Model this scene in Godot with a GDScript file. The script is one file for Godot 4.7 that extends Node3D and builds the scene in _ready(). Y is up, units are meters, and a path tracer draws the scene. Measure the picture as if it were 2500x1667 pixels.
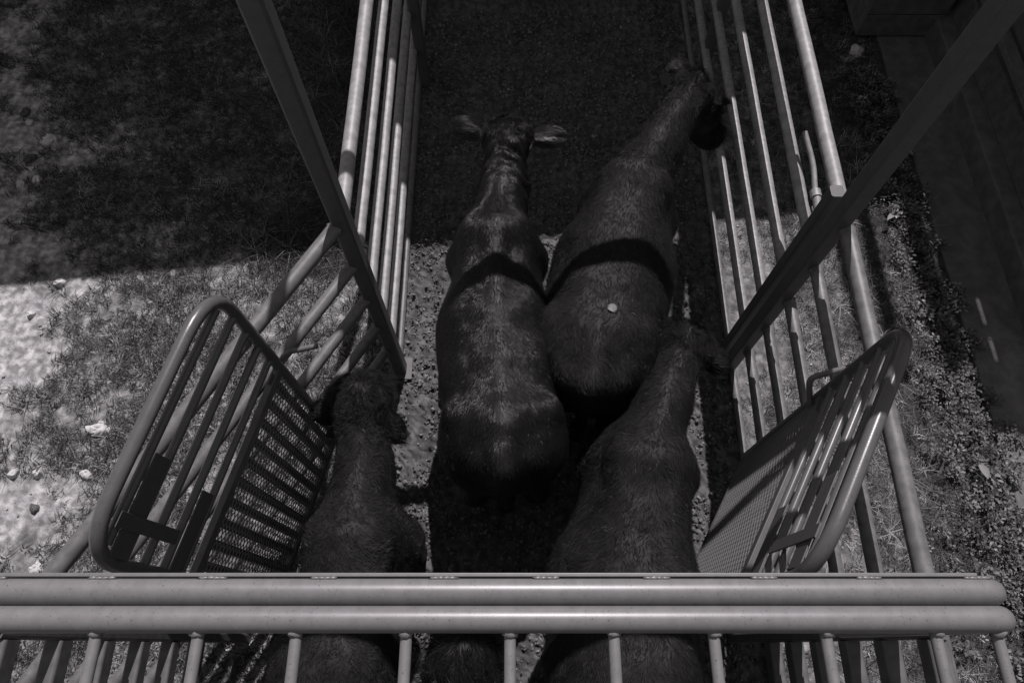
extends Node3D
# Cattle in a pipe alley seen from above. Units are metres, y is up, the alley runs along -z.

# ---------------------------------------------------------------- mesh buffer
class Buf:
	var v := PackedVector3Array()
	var n := PackedVector3Array()
	var c := PackedColorArray()
	var idx := PackedInt32Array()
	func vert(p: Vector3, nn: Vector3) -> int:
		v.append(p)
		n.append(nn)
		return v.size() - 1
	func tri(a: int, b: int, d: int) -> void:
		var fn: Vector3 = (v[d] - v[a]).cross(v[b] - v[a])
		if fn.dot(n[a] + n[b] + n[d]) < 0.0:
			idx.append_array([a, d, b])
		else:
			idx.append_array([a, b, d])
	func quad(a: int, b: int, d: int, e: int) -> void:
		tri(a, b, d)
		tri(a, d, e)
	func mesh(mat: Material) -> ArrayMesh:
		var arr := []
		arr.resize(Mesh.ARRAY_MAX)
		arr[Mesh.ARRAY_VERTEX] = v
		arr[Mesh.ARRAY_NORMAL] = n
		if c.size() == v.size() and c.size() > 0:
			arr[Mesh.ARRAY_COLOR] = c
		arr[Mesh.ARRAY_INDEX] = idx
		var m := ArrayMesh.new()
		m.add_surface_from_arrays(Mesh.PRIMITIVE_TRIANGLES, arr)
		m.surface_set_material(0, mat)
		return m

var rng := RandomNumberGenerator.new()
var nz := FastNoiseLite.new()
var nz2 := FastNoiseLite.new()
var used := {}
var M := {}

func numbered(called: String) -> String:
	used[called] = used.get(called, 0) + 1
	return called if used[called] == 1 else "%s_%03d" % [called, used[called] - 1]

func put(b: Buf, called: String, mat: Material, parent: Node = null) -> MeshInstance3D:
	var o := MeshInstance3D.new()
	o.mesh = b.mesh(mat)
	if parent == null:
		o.name = numbered(called)
		add_child(o, true)
	else:
		o.name = called
		parent.add_child(o, true)
	return o

func tag(o: Node, label: String, category: String, group := "") -> void:
	o.set_meta("label", label)
	o.set_meta("category", category)
	if group != "":
		o.set_meta("group", group)

func thing(called: String, label: String, category: String, at := Vector3.ZERO, group := "") -> Node3D:
	var o := Node3D.new()
	o.name = numbered(called)
	add_child(o, true)
	o.position = at
	tag(o, label, category, group)
	return o

# ---------------------------------------------------------------- shapes
func ring(r: float, sides: int) -> Array:
	var out := []
	for i in sides:
		var a := TAU * i / sides
		var d := Vector2(cos(a), sin(a))
		out.append([d * r, d])
	return out

func rrect(w: float, h: float, ch: float) -> Array:
	var out := []
	var cs := [Vector2(1, 1), Vector2(-1, 1), Vector2(-1, -1), Vector2(1, -1)]
	for k in 4:
		var cc: Vector2 = cs[k]
		var centre := Vector2(cc.x * (w / 2 - ch), cc.y * (h / 2 - ch))
		for j in 4:
			var a: float = PI / 2 * k + PI / 2 * j / 3.0
			var d := Vector2(cos(a), sin(a))
			out.append([centre + d * ch, d])
	return out

func sweep(b: Buf, pts: Array, prof: Array, up := Vector3.UP, capped := true) -> void:
	var n := pts.size()
	var m := prof.size()
	var t0: Vector3 = (pts[1] - pts[0]).normalized()
	var x := up.cross(t0)
	if x.length() < 0.05:
		x = Vector3.RIGHT.cross(t0)
		if x.length() < 0.05:
			x = Vector3.FORWARD.cross(t0)
	x = x.normalized()
	var first := 0
	for i in n:
		var t: Vector3
		if i == 0:
			t = t0
		elif i == n - 1:
			t = (pts[i] - pts[i - 1]).normalized()
		else:
			t = ((pts[i] - pts[i - 1]).normalized() + (pts[i + 1] - pts[i]).normalized()).normalized()
		x = (x - t * x.dot(t)).normalized()
		var y := t.cross(x)
		var base := b.v.size()
		for j in m:
			var p: Vector2 = prof[j][0]
			var q: Vector2 = prof[j][1]
			b.vert(pts[i] + x * p.x + y * p.y, x * q.x + y * q.y)
		if i > 0:
			for j in m:
				var j2 := (j + 1) % m
				b.quad(base - m + j, base - m + j2, base + j2, base + j)
		if capped and (i == 0 or i == n - 1):
			var s := -1.0 if i == 0 else 1.0
			var ce := b.vert(pts[i], t * s)
			var f := b.v.size()
			for j in m:
				b.vert(b.v[base + j], t * s)
			for j in m:
				b.tri(ce, f + j, f + (j + 1) % m)
			# the next ring must follow the side ring, so repeat it
			if i == 0:
				for j in m:
					b.vert(b.v[base + j], b.n[base + j])

func fillet(pts: Array, r: float, steps := 7) -> Array:
	var out := [pts[0]]
	for i in range(1, pts.size() - 1):
		var a: Vector3 = (pts[i - 1] - pts[i])
		var c: Vector3 = (pts[i + 1] - pts[i])
		var rr: float = min(r, min(a.length(), c.length()) * 0.49)
		var p0: Vector3 = pts[i] + a.normalized() * rr
		var p2: Vector3 = pts[i] + c.normalized() * rr
		for k in steps + 1:
			var t := float(k) / steps
			# circle-like quarter: blend of quadratic and its arc
			var q: Vector3 = p0.lerp(pts[i], t).lerp(Vector3(pts[i]).lerp(p2, t), t)
			out.append(q)
	out.append(pts[-1])
	return out

func pipe(pts: Array, r: float, called: String, mat: Material, parent: Node, sides := 20, bend := 0.0) -> MeshInstance3D:
	var b := Buf.new()
	sweep(b, fillet(pts, bend) if bend > 0.0 else pts, ring(r, sides))
	return put(b, called, mat, parent)

func dented(a: Vector3, c: Vector3, r: float, called: String, mat: Material, parent: Node, wob := 0.003) -> MeshInstance3D:
	# a long pipe that is never quite straight
	var pts := []
	var k := int(max(2, a.distance_to(c) / 0.18))
	for i in k + 1:
		var p := a.lerp(c, float(i) / k)
		if i > 0 and i < k:
			p += Vector3(nz.get_noise_3d(p.x * 60, p.y * 90, p.z * 60), nz.get_noise_3d(p.z * 60, p.x * 90, 40 + p.y * 60), 0) * wob
		pts.append(p)
	return pipe(pts, r, called, mat, parent)

func bar(a: Vector3, c: Vector3, w: float, h: float, called: String, mat: Material, parent: Node, up := Vector3.UP, ch := 0.004) -> MeshInstance3D:
	var b := Buf.new()
	sweep(b, [a, c], rrect(w, h, ch), up)
	return put(b, called, mat, parent)

func lump(b: Buf, at: Vector3, r: Vector3, seedling: float, rough := 0.25, rows := 6, cols := 9) -> void:
	var base := b.v.size()
	for i in rows + 1:
		var th := PI * i / rows
		for j in cols:
			var ph := TAU * j / cols
			var d := Vector3(sin(th) * cos(ph), cos(th), sin(th) * sin(ph))
			var k := 1.0 + rough * nz.get_noise_3d(d.x * 55 + seedling * 37, d.y * 55, d.z * 55 - seedling * 11)
			b.vert(at + d * r * k, d)
	for i in rows:
		for j in cols:
			var j2 := (j + 1) % cols
			b.quad(base + i * cols + j, base + i * cols + j2, base + (i + 1) * cols + j2, base + (i + 1) * cols + j)

func weld(at: Vector3, r: float, mat: Material, parent: Node, called := "weld") -> void:
	var b := Buf.new()
	lump(b, at, Vector3(r, r * 0.6, r), at.x * 13 + at.z * 7, 0.5)
	put(b, called, mat, parent)

func renormal(b: Buf) -> void:
	var acc := PackedVector3Array()
	acc.resize(b.v.size())
	for i in range(0, b.idx.size(), 3):
		var p := b.idx[i]
		var q := b.idx[i + 1]
		var r := b.idx[i + 2]
		var f := (b.v[r] - b.v[p]).cross(b.v[q] - b.v[p])
		acc[p] += f
		acc[q] += f
		acc[r] += f
	for i in acc.size():
		b.n[i] = acc[i].normalized()

# ---------------------------------------------------------------- materials
func grey(x: float) -> Color:
	return Color(x, x, x).linear_to_srgb()

func noise_tex(size: int, freq: float, oct: int, lo: float, hi: float, seedling: int, contrast := 1.0) -> ImageTexture:
	var f := FastNoiseLite.new()
	f.seed = seedling
	f.noise_type = FastNoiseLite.TYPE_SIMPLEX_SMOOTH
	f.frequency = freq
	f.fractal_octaves = oct
	f.fractal_gain = 0.6
	var im := f.get_seamless_image(size, size)
	var data := im.get_data()
	var outd := PackedByteArray()
	outd.resize(size * size * 3)
	for i in size * size:
		var t := clampf((data[i] / 255.0 - 0.5) * contrast + 0.5, 0, 1)
		var g := int(255.0 * lerpf(lo, hi, t))
		outd[i * 3] = g
		outd[i * 3 + 1] = g
		outd[i * 3 + 2] = g
	return ImageTexture.create_from_image(Image.create_from_data(size, size, false, Image.FORMAT_RGB8, outd))

func worn_tex(size: int, lo: float, seedling: int) -> ImageTexture:
	# near-even paint with soft mottling, dark nicks and pale scuffs
	var f := FastNoiseLite.new()
	f.seed = seedling
	f.frequency = 0.015
	f.fractal_octaves = 5
	var g := FastNoiseLite.new()
	g.seed = seedling + 1
	g.frequency = 0.07
	g.fractal_octaves = 3
	var h := FastNoiseLite.new()
	h.seed = seedling + 2
	h.frequency = 0.03
	h.fractal_octaves = 5
	h.fractal_gain = 0.7
	var a := f.get_seamless_image(size, size).get_data()
	var c := g.get_seamless_image(size, size).get_data()
	var e := h.get_seamless_image(size, size).get_data()
	var o := PackedByteArray()
	o.resize(size * size * 3)
	for i in size * size:
		var v := lerpf(lo, 0.9, a[i] / 255.0)
		v *= 1.0 - 0.4 * smoothstep(0.80, 0.88, c[i] / 255.0)
		v += 0.22 * smoothstep(0.80, 0.9, e[i] / 255.0)
		var q := int(255.0 * clampf(v, 0, 1))
		o[i * 3] = q
		o[i * 3 + 1] = q
		o[i * 3 + 2] = q
	return ImageTexture.create_from_image(Image.create_from_data(size, size, false, Image.FORMAT_RGB8, o))

func bump_tex(size: int, freq: float, oct: int, seedling: int, strength: float) -> ImageTexture:
	var f := FastNoiseLite.new()
	f.seed = seedling
	f.frequency = freq
	f.fractal_octaves = oct
	f.fractal_gain = 0.6
	var im := f.get_seamless_image(size, size)
	im.convert(Image.FORMAT_RGBA8)
	im.bump_map_to_normal_map(strength)
	return ImageTexture.create_from_image(im)

func mat(albedo: float, rough: float, metal := 0.0, spec := 0.5) -> StandardMaterial3D:
	var m := StandardMaterial3D.new()
	m.albedo_color = grey(albedo)
	m.roughness = rough
	m.metallic = metal
	m.metallic_specular = spec
	return m

func tri_tex(m: StandardMaterial3D, tex: Texture2D, scale: float, norm: Texture2D = null, ns := 1.0) -> StandardMaterial3D:
	m.albedo_texture = tex
	m.uv1_triplanar = true
	m.uv1_world_triplanar = true
	m.uv1_scale = Vector3.ONE * scale
	if norm:
		m.normal_enabled = true
		m.normal_texture = norm
		m.normal_scale = ns
	return m

func make_materials() -> void:
	var stain := noise_tex(512, 0.012, 6, 0.84, 1.0, 5, 1.8)
	var speck := noise_tex(512, 0.06, 5, 0.5, 1.0, 9, 2.6)
	var soil := noise_tex(512, 0.012, 7, 0.66, 1.0, 3, 2.0)
	var mb := bump_tex(512, 0.16, 3, 21, 2.0)
	var sb := bump_tex(512, 0.02, 7, 22, 9.0)
	var faint := worn_tex(512, 0.8, 15)
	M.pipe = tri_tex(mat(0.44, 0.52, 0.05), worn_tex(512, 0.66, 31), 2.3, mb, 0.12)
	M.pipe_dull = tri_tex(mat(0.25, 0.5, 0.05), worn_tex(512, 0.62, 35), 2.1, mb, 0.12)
	M.pipe_dark = tri_tex(mat(0.12, 0.5, 0.05), faint, 2.7, mb, 0.1)
	M.near = tri_tex(mat(0.25, 0.38, 0.08), faint, 3.1, mb, 0.06)
	M.gate = tri_tex(mat(0.14, 0.31, 0.05), faint, 2.1, mb, 0.1)
	M.gate_mesh = tri_tex(mat(0.22, 0.45, 0.05), faint, 2.1)
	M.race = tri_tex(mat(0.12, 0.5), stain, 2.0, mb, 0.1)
	M.weld = tri_tex(mat(0.30, 0.45, 0.1), speck, 6.0)
	M.ground = tri_tex(mat(1.0, 0.95, 0.0, 0.25), soil, 1.7, sb, 0.6)
	M.ground.vertex_color_use_as_albedo = true
	M.stone = tri_tex(mat(0.62, 0.9, 0.0, 0.25), stain, 5.0, sb, 0.8)
	M.stone_dark = tri_tex(mat(0.2, 0.9, 0.0, 0.25), speck, 4.0, sb, 0.8)
	M.wood = tri_tex(mat(0.15, 0.8, 0.0, 0.3), stain, 1.4, mb, 0.6)
	M.concrete = tri_tex(mat(0.16, 0.9, 0.0, 0.3), stain, 1.0, sb, 0.12)
	M.roof = tri_tex(mat(0.3, 0.5, 0.3), stain, 0.5)
	M.skin = tri_tex(mat(0.009, 0.45, 0.0, 0.32), stain, 3.0, mb, 0.3)
	M.skin_rough = tri_tex(mat(0.014, 0.58, 0.0, 0.32), stain, 3.0, mb, 0.3)
	M.eye = mat(0.01, 0.08, 0.0, 0.6)
	M.tag = mat(0.03, 0.35, 0.0, 0.5)
	M.tag_pale = mat(0.01, 0.8, 0.0, 0.08)
	M.leaf = mat(0.2, 0.7, 0.0, 0.3)
	for k in ["hair", "grass", "weed", "straw", "clod"]:
		var m := mat(1.0, 0.7, 0.0, 0.35)
		m.vertex_color_use_as_albedo = true
		m.cull_mode = BaseMaterial3D.CULL_DISABLED
		M[k] = m
	M.hair.roughness = 0.34
	M.hair_rough = M.hair.duplicate()
	M.hair_rough.roughness = 0.5
	M.hair_rough.metallic_specular = 0.45
	M.hair.metallic_specular = 0.62
	M.weed.roughness = 0.5
	M.clod.roughness = 0.95

# ---------------------------------------------------------------- ground
func alley(x: float) -> float:
	# 1 inside the alley, 0 outside
	return smoothstep(-0.86, -0.72, x) * (1.0 - smoothstep(1.36, 1.5, x))

func dirt(x: float, z: float) -> float:
	# bare pale dirt of the path on the left
	var e := -3.28 + 0.55 * nz.get_noise_2d(x * 45 + 300, z * 45) + 0.3 * nz.get_noise_2d(x * 140, z * 140 + 77)
	if z < -2.5:
		e -= 0.06 * smoothstep(-2.5, -3.2, z) + 0.8 * smoothstep(-3.7, -4.3, z)
	if z > -1.9:
		e += 0.12
	return 1.0 - smoothstep(e - 0.14, e + 0.22, x)

func ground_y(x: float, z: float) -> float:
	var a := alley(x)
	var y := 0.018 * nz.get_noise_2d(x * 60, z * 60)
	var clod: float = (absf(nz2.get_noise_2d(x * 420, z * 420)) - 0.2) * 0.03 + maxf(0.0, nz2.get_noise_2d(x * 1150, z * 1150)) * 0.034 + nz.get_noise_2d(x * 1500, z * 1500) * 0.008
	y += clod * (0.32 + 0.68 * a) * (1.0 - 0.55 * dirt(x, z))
	return y - 0.01

func make_ground() -> void:
	var xs := PackedFloat32Array()
	var zs := PackedFloat32Array()
	var far := [200.0, 90.0, 45.0, 24.0, 14.0, 9.0, 7.0, 5.8]
	for f in far:
		xs.append(-f)
		zs.append(-f - 2.0)
	var x := -4.9
	while x < 4.91:
		xs.append(x)
		x += 0.013 if (x > -0.85 and x < 1.6) else (0.02 if absf(x) < 3.4 else 0.035)
	for i in far.size():
		xs.append(far[far.size() - 1 - i])
	var z := -5.6
	while z < 0.6:
		zs.append(z)
		z += 0.015
	for q in [0.8, 1.4, 2.5, 5.0, 12.0, 30.0, 90.0, 200.0]:
		zs.append(q)
	var b := Buf.new()
	for zz in zs:
		for xx in xs:
			b.v.append(Vector3(xx, ground_y(xx, zz) if absf(xx) < 6 and absf(zz) < 8 else -0.01, zz))
			b.n.append(Vector3.UP)
			var a := alley(xx)
			var d := dirt(xx, zz)
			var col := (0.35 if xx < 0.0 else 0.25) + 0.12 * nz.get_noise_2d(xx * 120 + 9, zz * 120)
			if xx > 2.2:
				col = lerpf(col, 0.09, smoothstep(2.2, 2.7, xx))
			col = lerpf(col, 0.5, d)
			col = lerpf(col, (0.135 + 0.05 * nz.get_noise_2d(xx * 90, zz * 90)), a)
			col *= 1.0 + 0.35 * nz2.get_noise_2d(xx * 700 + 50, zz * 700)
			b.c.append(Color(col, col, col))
	var w := xs.size()
	for j in zs.size() - 1:
		for i in w - 1:
			var p := j * w + i
			b.idx.append_array([p, p + 1, p + w + 1, p, p + w + 1, p + w])
	renormal(b)
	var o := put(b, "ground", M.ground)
	o.set_meta("kind", "structure")
	o.set_meta("label", "bare earth with pale dirt at left and trodden mud in the alley")

func scatter(called: String, mesh: Mesh, where: Array, tints: PackedColorArray, parent: Node = null) -> MultiMeshInstance3D:
	var mm := MultiMesh.new()
	mm.transform_format = MultiMesh.TRANSFORM_3D
	mm.use_colors = true
	mm.mesh = mesh
	mm.instance_count = where.size()
	for i in where.size():
		mm.set_instance_transform(i, where[i])
		mm.set_instance_color(i, tints[i])
	var o := MultiMeshInstance3D.new()
	o.multimesh = mm
	o.name = numbered(called) if parent == null else called
	(self if parent == null else parent).add_child(o, true)
	o.set_meta("kind", "stuff")
	return o

func blade(b: Buf, at: Vector3, dir: Vector3, lean: float, l: float, w: float) -> void:
	# a bent grass blade of three cross-sections
	var side := Vector3(-dir.z, 0, dir.x)
	var last := -1
	for k in 4:
		var t := k / 3.0
		var p := at + dir * (lean * l * t * t) + Vector3.UP * (l * t * (1.0 - 0.45 * lean * t))
		var nn := (Vector3.UP * 0.7 - dir * 0.4).normalized()
		var hw := w * 0.5 * (1.0 - 0.85 * t)
		var q := b.vert(p - side * hw, (nn - side * 0.4).normalized())
		b.vert(p + side * hw, (nn + side * 0.4).normalized())
		if last >= 0:
			b.quad(last, last + 1, q + 1, q)
		last = q

func tuft(n: int, spread: float, l: float, w: float, lean: float) -> Mesh:
	var b := Buf.new()
	for i in n:
		var a := rng.randf() * TAU
		var d := Vector3(cos(a), 0, sin(a))
		blade(b, d.rotated(Vector3.UP, rng.randf() * 3) * rng.randf() * spread, d, lean * rng.randf_range(0.5, 1.5), l * rng.randf_range(0.5, 1.25), w * rng.randf_range(0.7, 1.3))
	for i in b.v.size():
		b.c.append(Color.WHITE)
	return b.mesh(M.grass)

func turfness(x: float, z: float) -> float:
	var g := 0.42 + 0.9 * nz.get_noise_2d(x * 75 - 200, z * 75) + 0.75 * nz.get_noise_2d(x * 260, z * 260 + 31)
	if x < 0:
		g += 0.08 - 0.75 * dirt(x, z)
		g += 0.5 * (1.0 - smoothstep(-2.95, -2.5, z))
		g += 0.3 * smoothstep(-3.0, -2.3, x)
	else:
		g += -0.25 + 0.95 * smoothstep(1.7, 2.2, x)
		if z < -2.8:
			g += 0.2
	g *= 1.0 - alley(x) * 1.0
	if x > 3.02 + 0.06 * nz.get_noise_2d(z * 120, 3):
		g = 0.0
	return g

func make_grass() -> void:
	var kinds := [tuft(8, 0.04, 0.055, 0.0055, 1.0), tuft(9, 0.045, 0.075, 0.0055, 1.1), tuft(7, 0.04, 0.045, 0.0065, 1.1), tuft(12, 0.03, 0.13, 0.0052, 1.1)]
	var where := [[], [], [], []]
	var tints := [PackedColorArray(), PackedColorArray(), PackedColorArray(), PackedColorArray()]
	var z := -5.5
	while z < 0.75:
		var x := -4.7
		while x < 3.2:
			var p := Vector2(x + rng.randf_range(-0.02, 0.02), z + rng.randf_range(-0.02, 0.02))
			x += 0.031
			if p.x > -0.8 and p.x < 1.42:
				continue
			if absf(p.x) > 1.3 + 0.75 * -(p.y - 3.0):
				continue
			var g := turfness(p.x, p.y)
			if rng.randf() > g:
				continue
			var k := 0
			var r := rng.randf()
			k = 0 if r < 0.45 else (1 if r < 0.8 else 2)
			# rank grass along the foot of the left fence
			var rank := exp(-pow((p.x + 1.28) / 0.34, 2.0)) * smoothstep(-2.2, -2.7, p.y)
			if p.x > 1.9:
				rank = maxf(rank, 0.1 * exp(-pow((p.x - 2.35) / 0.4, 2.0)))
			if rng.randf() < rank:
				k = 3
			var s := rng.randf_range(0.7, 1.25)
			var bs := Basis(Vector3.UP, rng.randf() * TAU).scaled(Vector3(s, s * rng.randf_range(0.7, 1.2), s))
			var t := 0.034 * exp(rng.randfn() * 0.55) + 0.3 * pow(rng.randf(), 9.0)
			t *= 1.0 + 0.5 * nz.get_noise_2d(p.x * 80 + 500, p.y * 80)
			if p.x > 1.4:
				t *= 1.7
				s *= 0.8
				bs = bs.scaled(Vector3(0.8, 0.8, 0.8))
			where[k].append(Transform3D(bs, Vector3(p.x, ground_y(p.x, p.y) - 0.004, p.y)))
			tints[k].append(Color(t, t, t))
		z += 0.031
	for k in 4:
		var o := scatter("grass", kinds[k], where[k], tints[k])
		o.set_meta("label", ["short mixed grass growing on both sides of the alley", "ankle-high grass growing on both sides of the alley", "sparse broad-bladed grass growing on both sides of the alley", "long rank grass growing along the fence foot"][k])

func make_litter() -> void:
	# straw slivers, clods, pebbles, each kind as one object
	var sb := Buf.new()
	blade(sb, Vector3.ZERO, Vector3(1, 0, 0), 1.6, 1.0, 0.09)
	for i in sb.v.size():
		sb.c.append(Color.WHITE)
	var straw := sb.mesh(M.straw)
	var where := []
	var tints := PackedColorArray()
	for i in 5200:
		var x := rng.randf_range(-2.4, 2.6)
		var z := rng.randf_range(-5.2, 0.3)
		var inside := alley(x)
		if inside > 0.5 and rng.randf() > 0.5:
			continue
		var l := rng.randf_range(0.012, 0.05)
		var bs := Basis(Vector3.UP, rng.randf() * TAU) * Basis(Vector3(0, 0, 1), rng.randf_range(-1.4, -0.6))
		where.append(Transform3D(bs.scaled(Vector3.ONE * l), Vector3(x, ground_y(x, z) + 0.006, z)))
		var t := rng.randf_range(0.12, 0.4)
		tints.append(Color(t, t, t))
	scatter("straw", straw, where, tints).set_meta("label", "loose bits of straw and dry stems on the ground")
	where = []
	tints = PackedColorArray()
	var cb := Buf.new()
	lump(cb, Vector3.ZERO, Vector3(1, 0.6, 0.85), 4.0, 1.3, 6, 9)
	renormal(cb)
	for i in cb.v.size():
		cb.c.append(Color.WHITE)
	for i in 70000:
		var x := rng.randf_range(-0.78, 1.45)
		var z := rng.randf_range(-5.0, 0.4)
		if rng.randf() > 0.5 + 0.9 * nz.get_noise_2d(x * 130, z * 130 + 9):
			continue
		var s := 0.0028 + 0.011 * pow(rng.randf(), 2.8)
		where.append(Transform3D(Basis.from_euler(Vector3(rng.randf() * 6, rng.randf() * 6, rng.randf() * 6)).scaled(Vector3.ONE * s), Vector3(x, ground_y(x, z) + s * 0.3, z)))
		var t := rng.randf_range(0.07, 0.22)
		tints.append(Color(t, t, t))
	scatter("mud_crumbs", cb.mesh(M.clod), where, tints).set_meta("label", "crumbs of dry mud lying in the alley")
	where = []
	tints = PackedColorArray()
	for i in 2600:
		var x := rng.randf_range(-4.2, 3.0)
		var z := rng.randf_range(-5.0, 0.3)
		var keep := 0.12 + dirt(x, z) * 0.8 if x < 0 else 0.2
		if rng.randf() > keep:
			continue
		var s := 0.003 + 0.011 * pow(rng.randf(), 4.0)
		where.append(Transform3D(Basis.from_euler(Vector3(rng.randf() * 6, rng.randf() * 6, rng.randf() * 6)).scaled(Vector3.ONE * s), Vector3(x, ground_y(x, z) + s * 0.3, z)))
		var t := rng.randf_range(0.2, 0.5)
		tints.append(Color(t, t, t))
	scatter("pebbles", cb.mesh(M.clod), where, tints).set_meta("label", "small pale pebbles scattered over the dirt")

func leaf_buf(l: float, w: float, curl: float) -> Buf:
	var b := Buf.new()
	var last := -1
	for i in 7:
		var t := i / 6.0
		var hw := w * 0.5 * pow(sin(PI * clampf(t * 0.96 + 0.02, 0, 1)), 0.75)
		var y := curl * l * (t - t * t) * 1.6
		var p := Vector3(0, y, l * t)
		var q := b.vert(p + Vector3(-hw, hw * 0.35, 0), Vector3(0.35, 1, 0).normalized())
		b.vert(p, Vector3.UP)
		b.vert(p + Vector3(hw, hw * 0.35, 0), Vector3(-0.35, 1, 0).normalized())
		if last >= 0:
			for k in 2:
				b.quad(last + k, last + k + 1, q + k + 1, q + k)
		last = q
	return b

func make_weeds() -> void:
	var b := Buf.new()
	for k in 8:
		var lf := leaf_buf(rng.randf_range(0.75, 1.2), 0.62, 0.3)
		var tf := Transform3D(Basis(Vector3.UP, k * 2.4 + rng.randf() * 0.5) * Basis(Vector3.RIGHT, rng.randf_range(-0.75, 0.15)), Vector3.ZERO)
		tf.origin = tf.basis * Vector3(0, 0, 0.35 + 0.9 * rng.randf()) + Vector3(0, 0.35 * k * 0.3, 0)
		var f := b.v.size()
		for i in lf.v.size():
			b.v.append(tf * lf.v[i])
			b.n.append(tf.basis * lf.n[i])
		for i in lf.idx.size():
			b.idx.append(lf.idx[i] + f)
		# its stalk
		sweep(b, [Vector3(0, -0.8, 0), tf.origin * 0.5, tf.origin], ring(0.035, 4), Vector3.RIGHT, false)
	for i in b.v.size():
		b.c.append(Color.WHITE)
	var me := b.mesh(M.weed)
	var where := []
	var tints := PackedColorArray()
	for i in 5200:
		var z := rng.randf_range(-4.2, 0.5)
		var x := rng.randf_range(2.3, 3.3)
		var dense := 1.0 * smoothstep(2.58, 2.95, x + 0.25 * nz.get_noise_2d(x * 100, z * 100)) + 0.25 * smoothstep(-1.4, -0.6, z) * smoothstep(2.3, 2.6, x)
		dense *= 0.75 + 0.9 * nz.get_noise_2d(x * 160 + 60, z * 160)
		if x > 3.03 + 0.3 * nz.get_noise_2d(z * 150, 8) + 0.1 * smoothstep(-1.9, -1.4, z):
			continue
		if rng.randf() > dense:
			continue
		var l := rng.randf_range(0.014, 0.027)
		var h := ground_y(x, z) + 0.012 + 0.05 * rng.randf()
		var bs := Basis(Vector3.UP, rng.randf() * TAU) * Basis(Vector3.RIGHT, rng.randf_range(-0.35, 0.35)) * Basis(Vector3.BACK, rng.randf_range(-0.35, 0.35))
		where.append(Transform3D(bs.scaled(Vector3.ONE * l), Vector3(x, h, z)))
		var t := 0.11 * exp(rng.randfn() * 0.4)
		tints.append(Color(t, t, t))
	scatter("weeds", me, where, tints).set_meta("label", "small-leaved weeds growing thickly along the concrete edge")

# ---------------------------------------------------------------- cattle
const CELL := 0.0145
const SHARP := 36.0
const BL := 8

func bone(list: Array, a: Vector3, ra: float, c: Vector3, rb: float, k := 1.0, side := Vector3.RIGHT) -> void:
	list.append([a, ra, c, rb, k, side])

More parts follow.
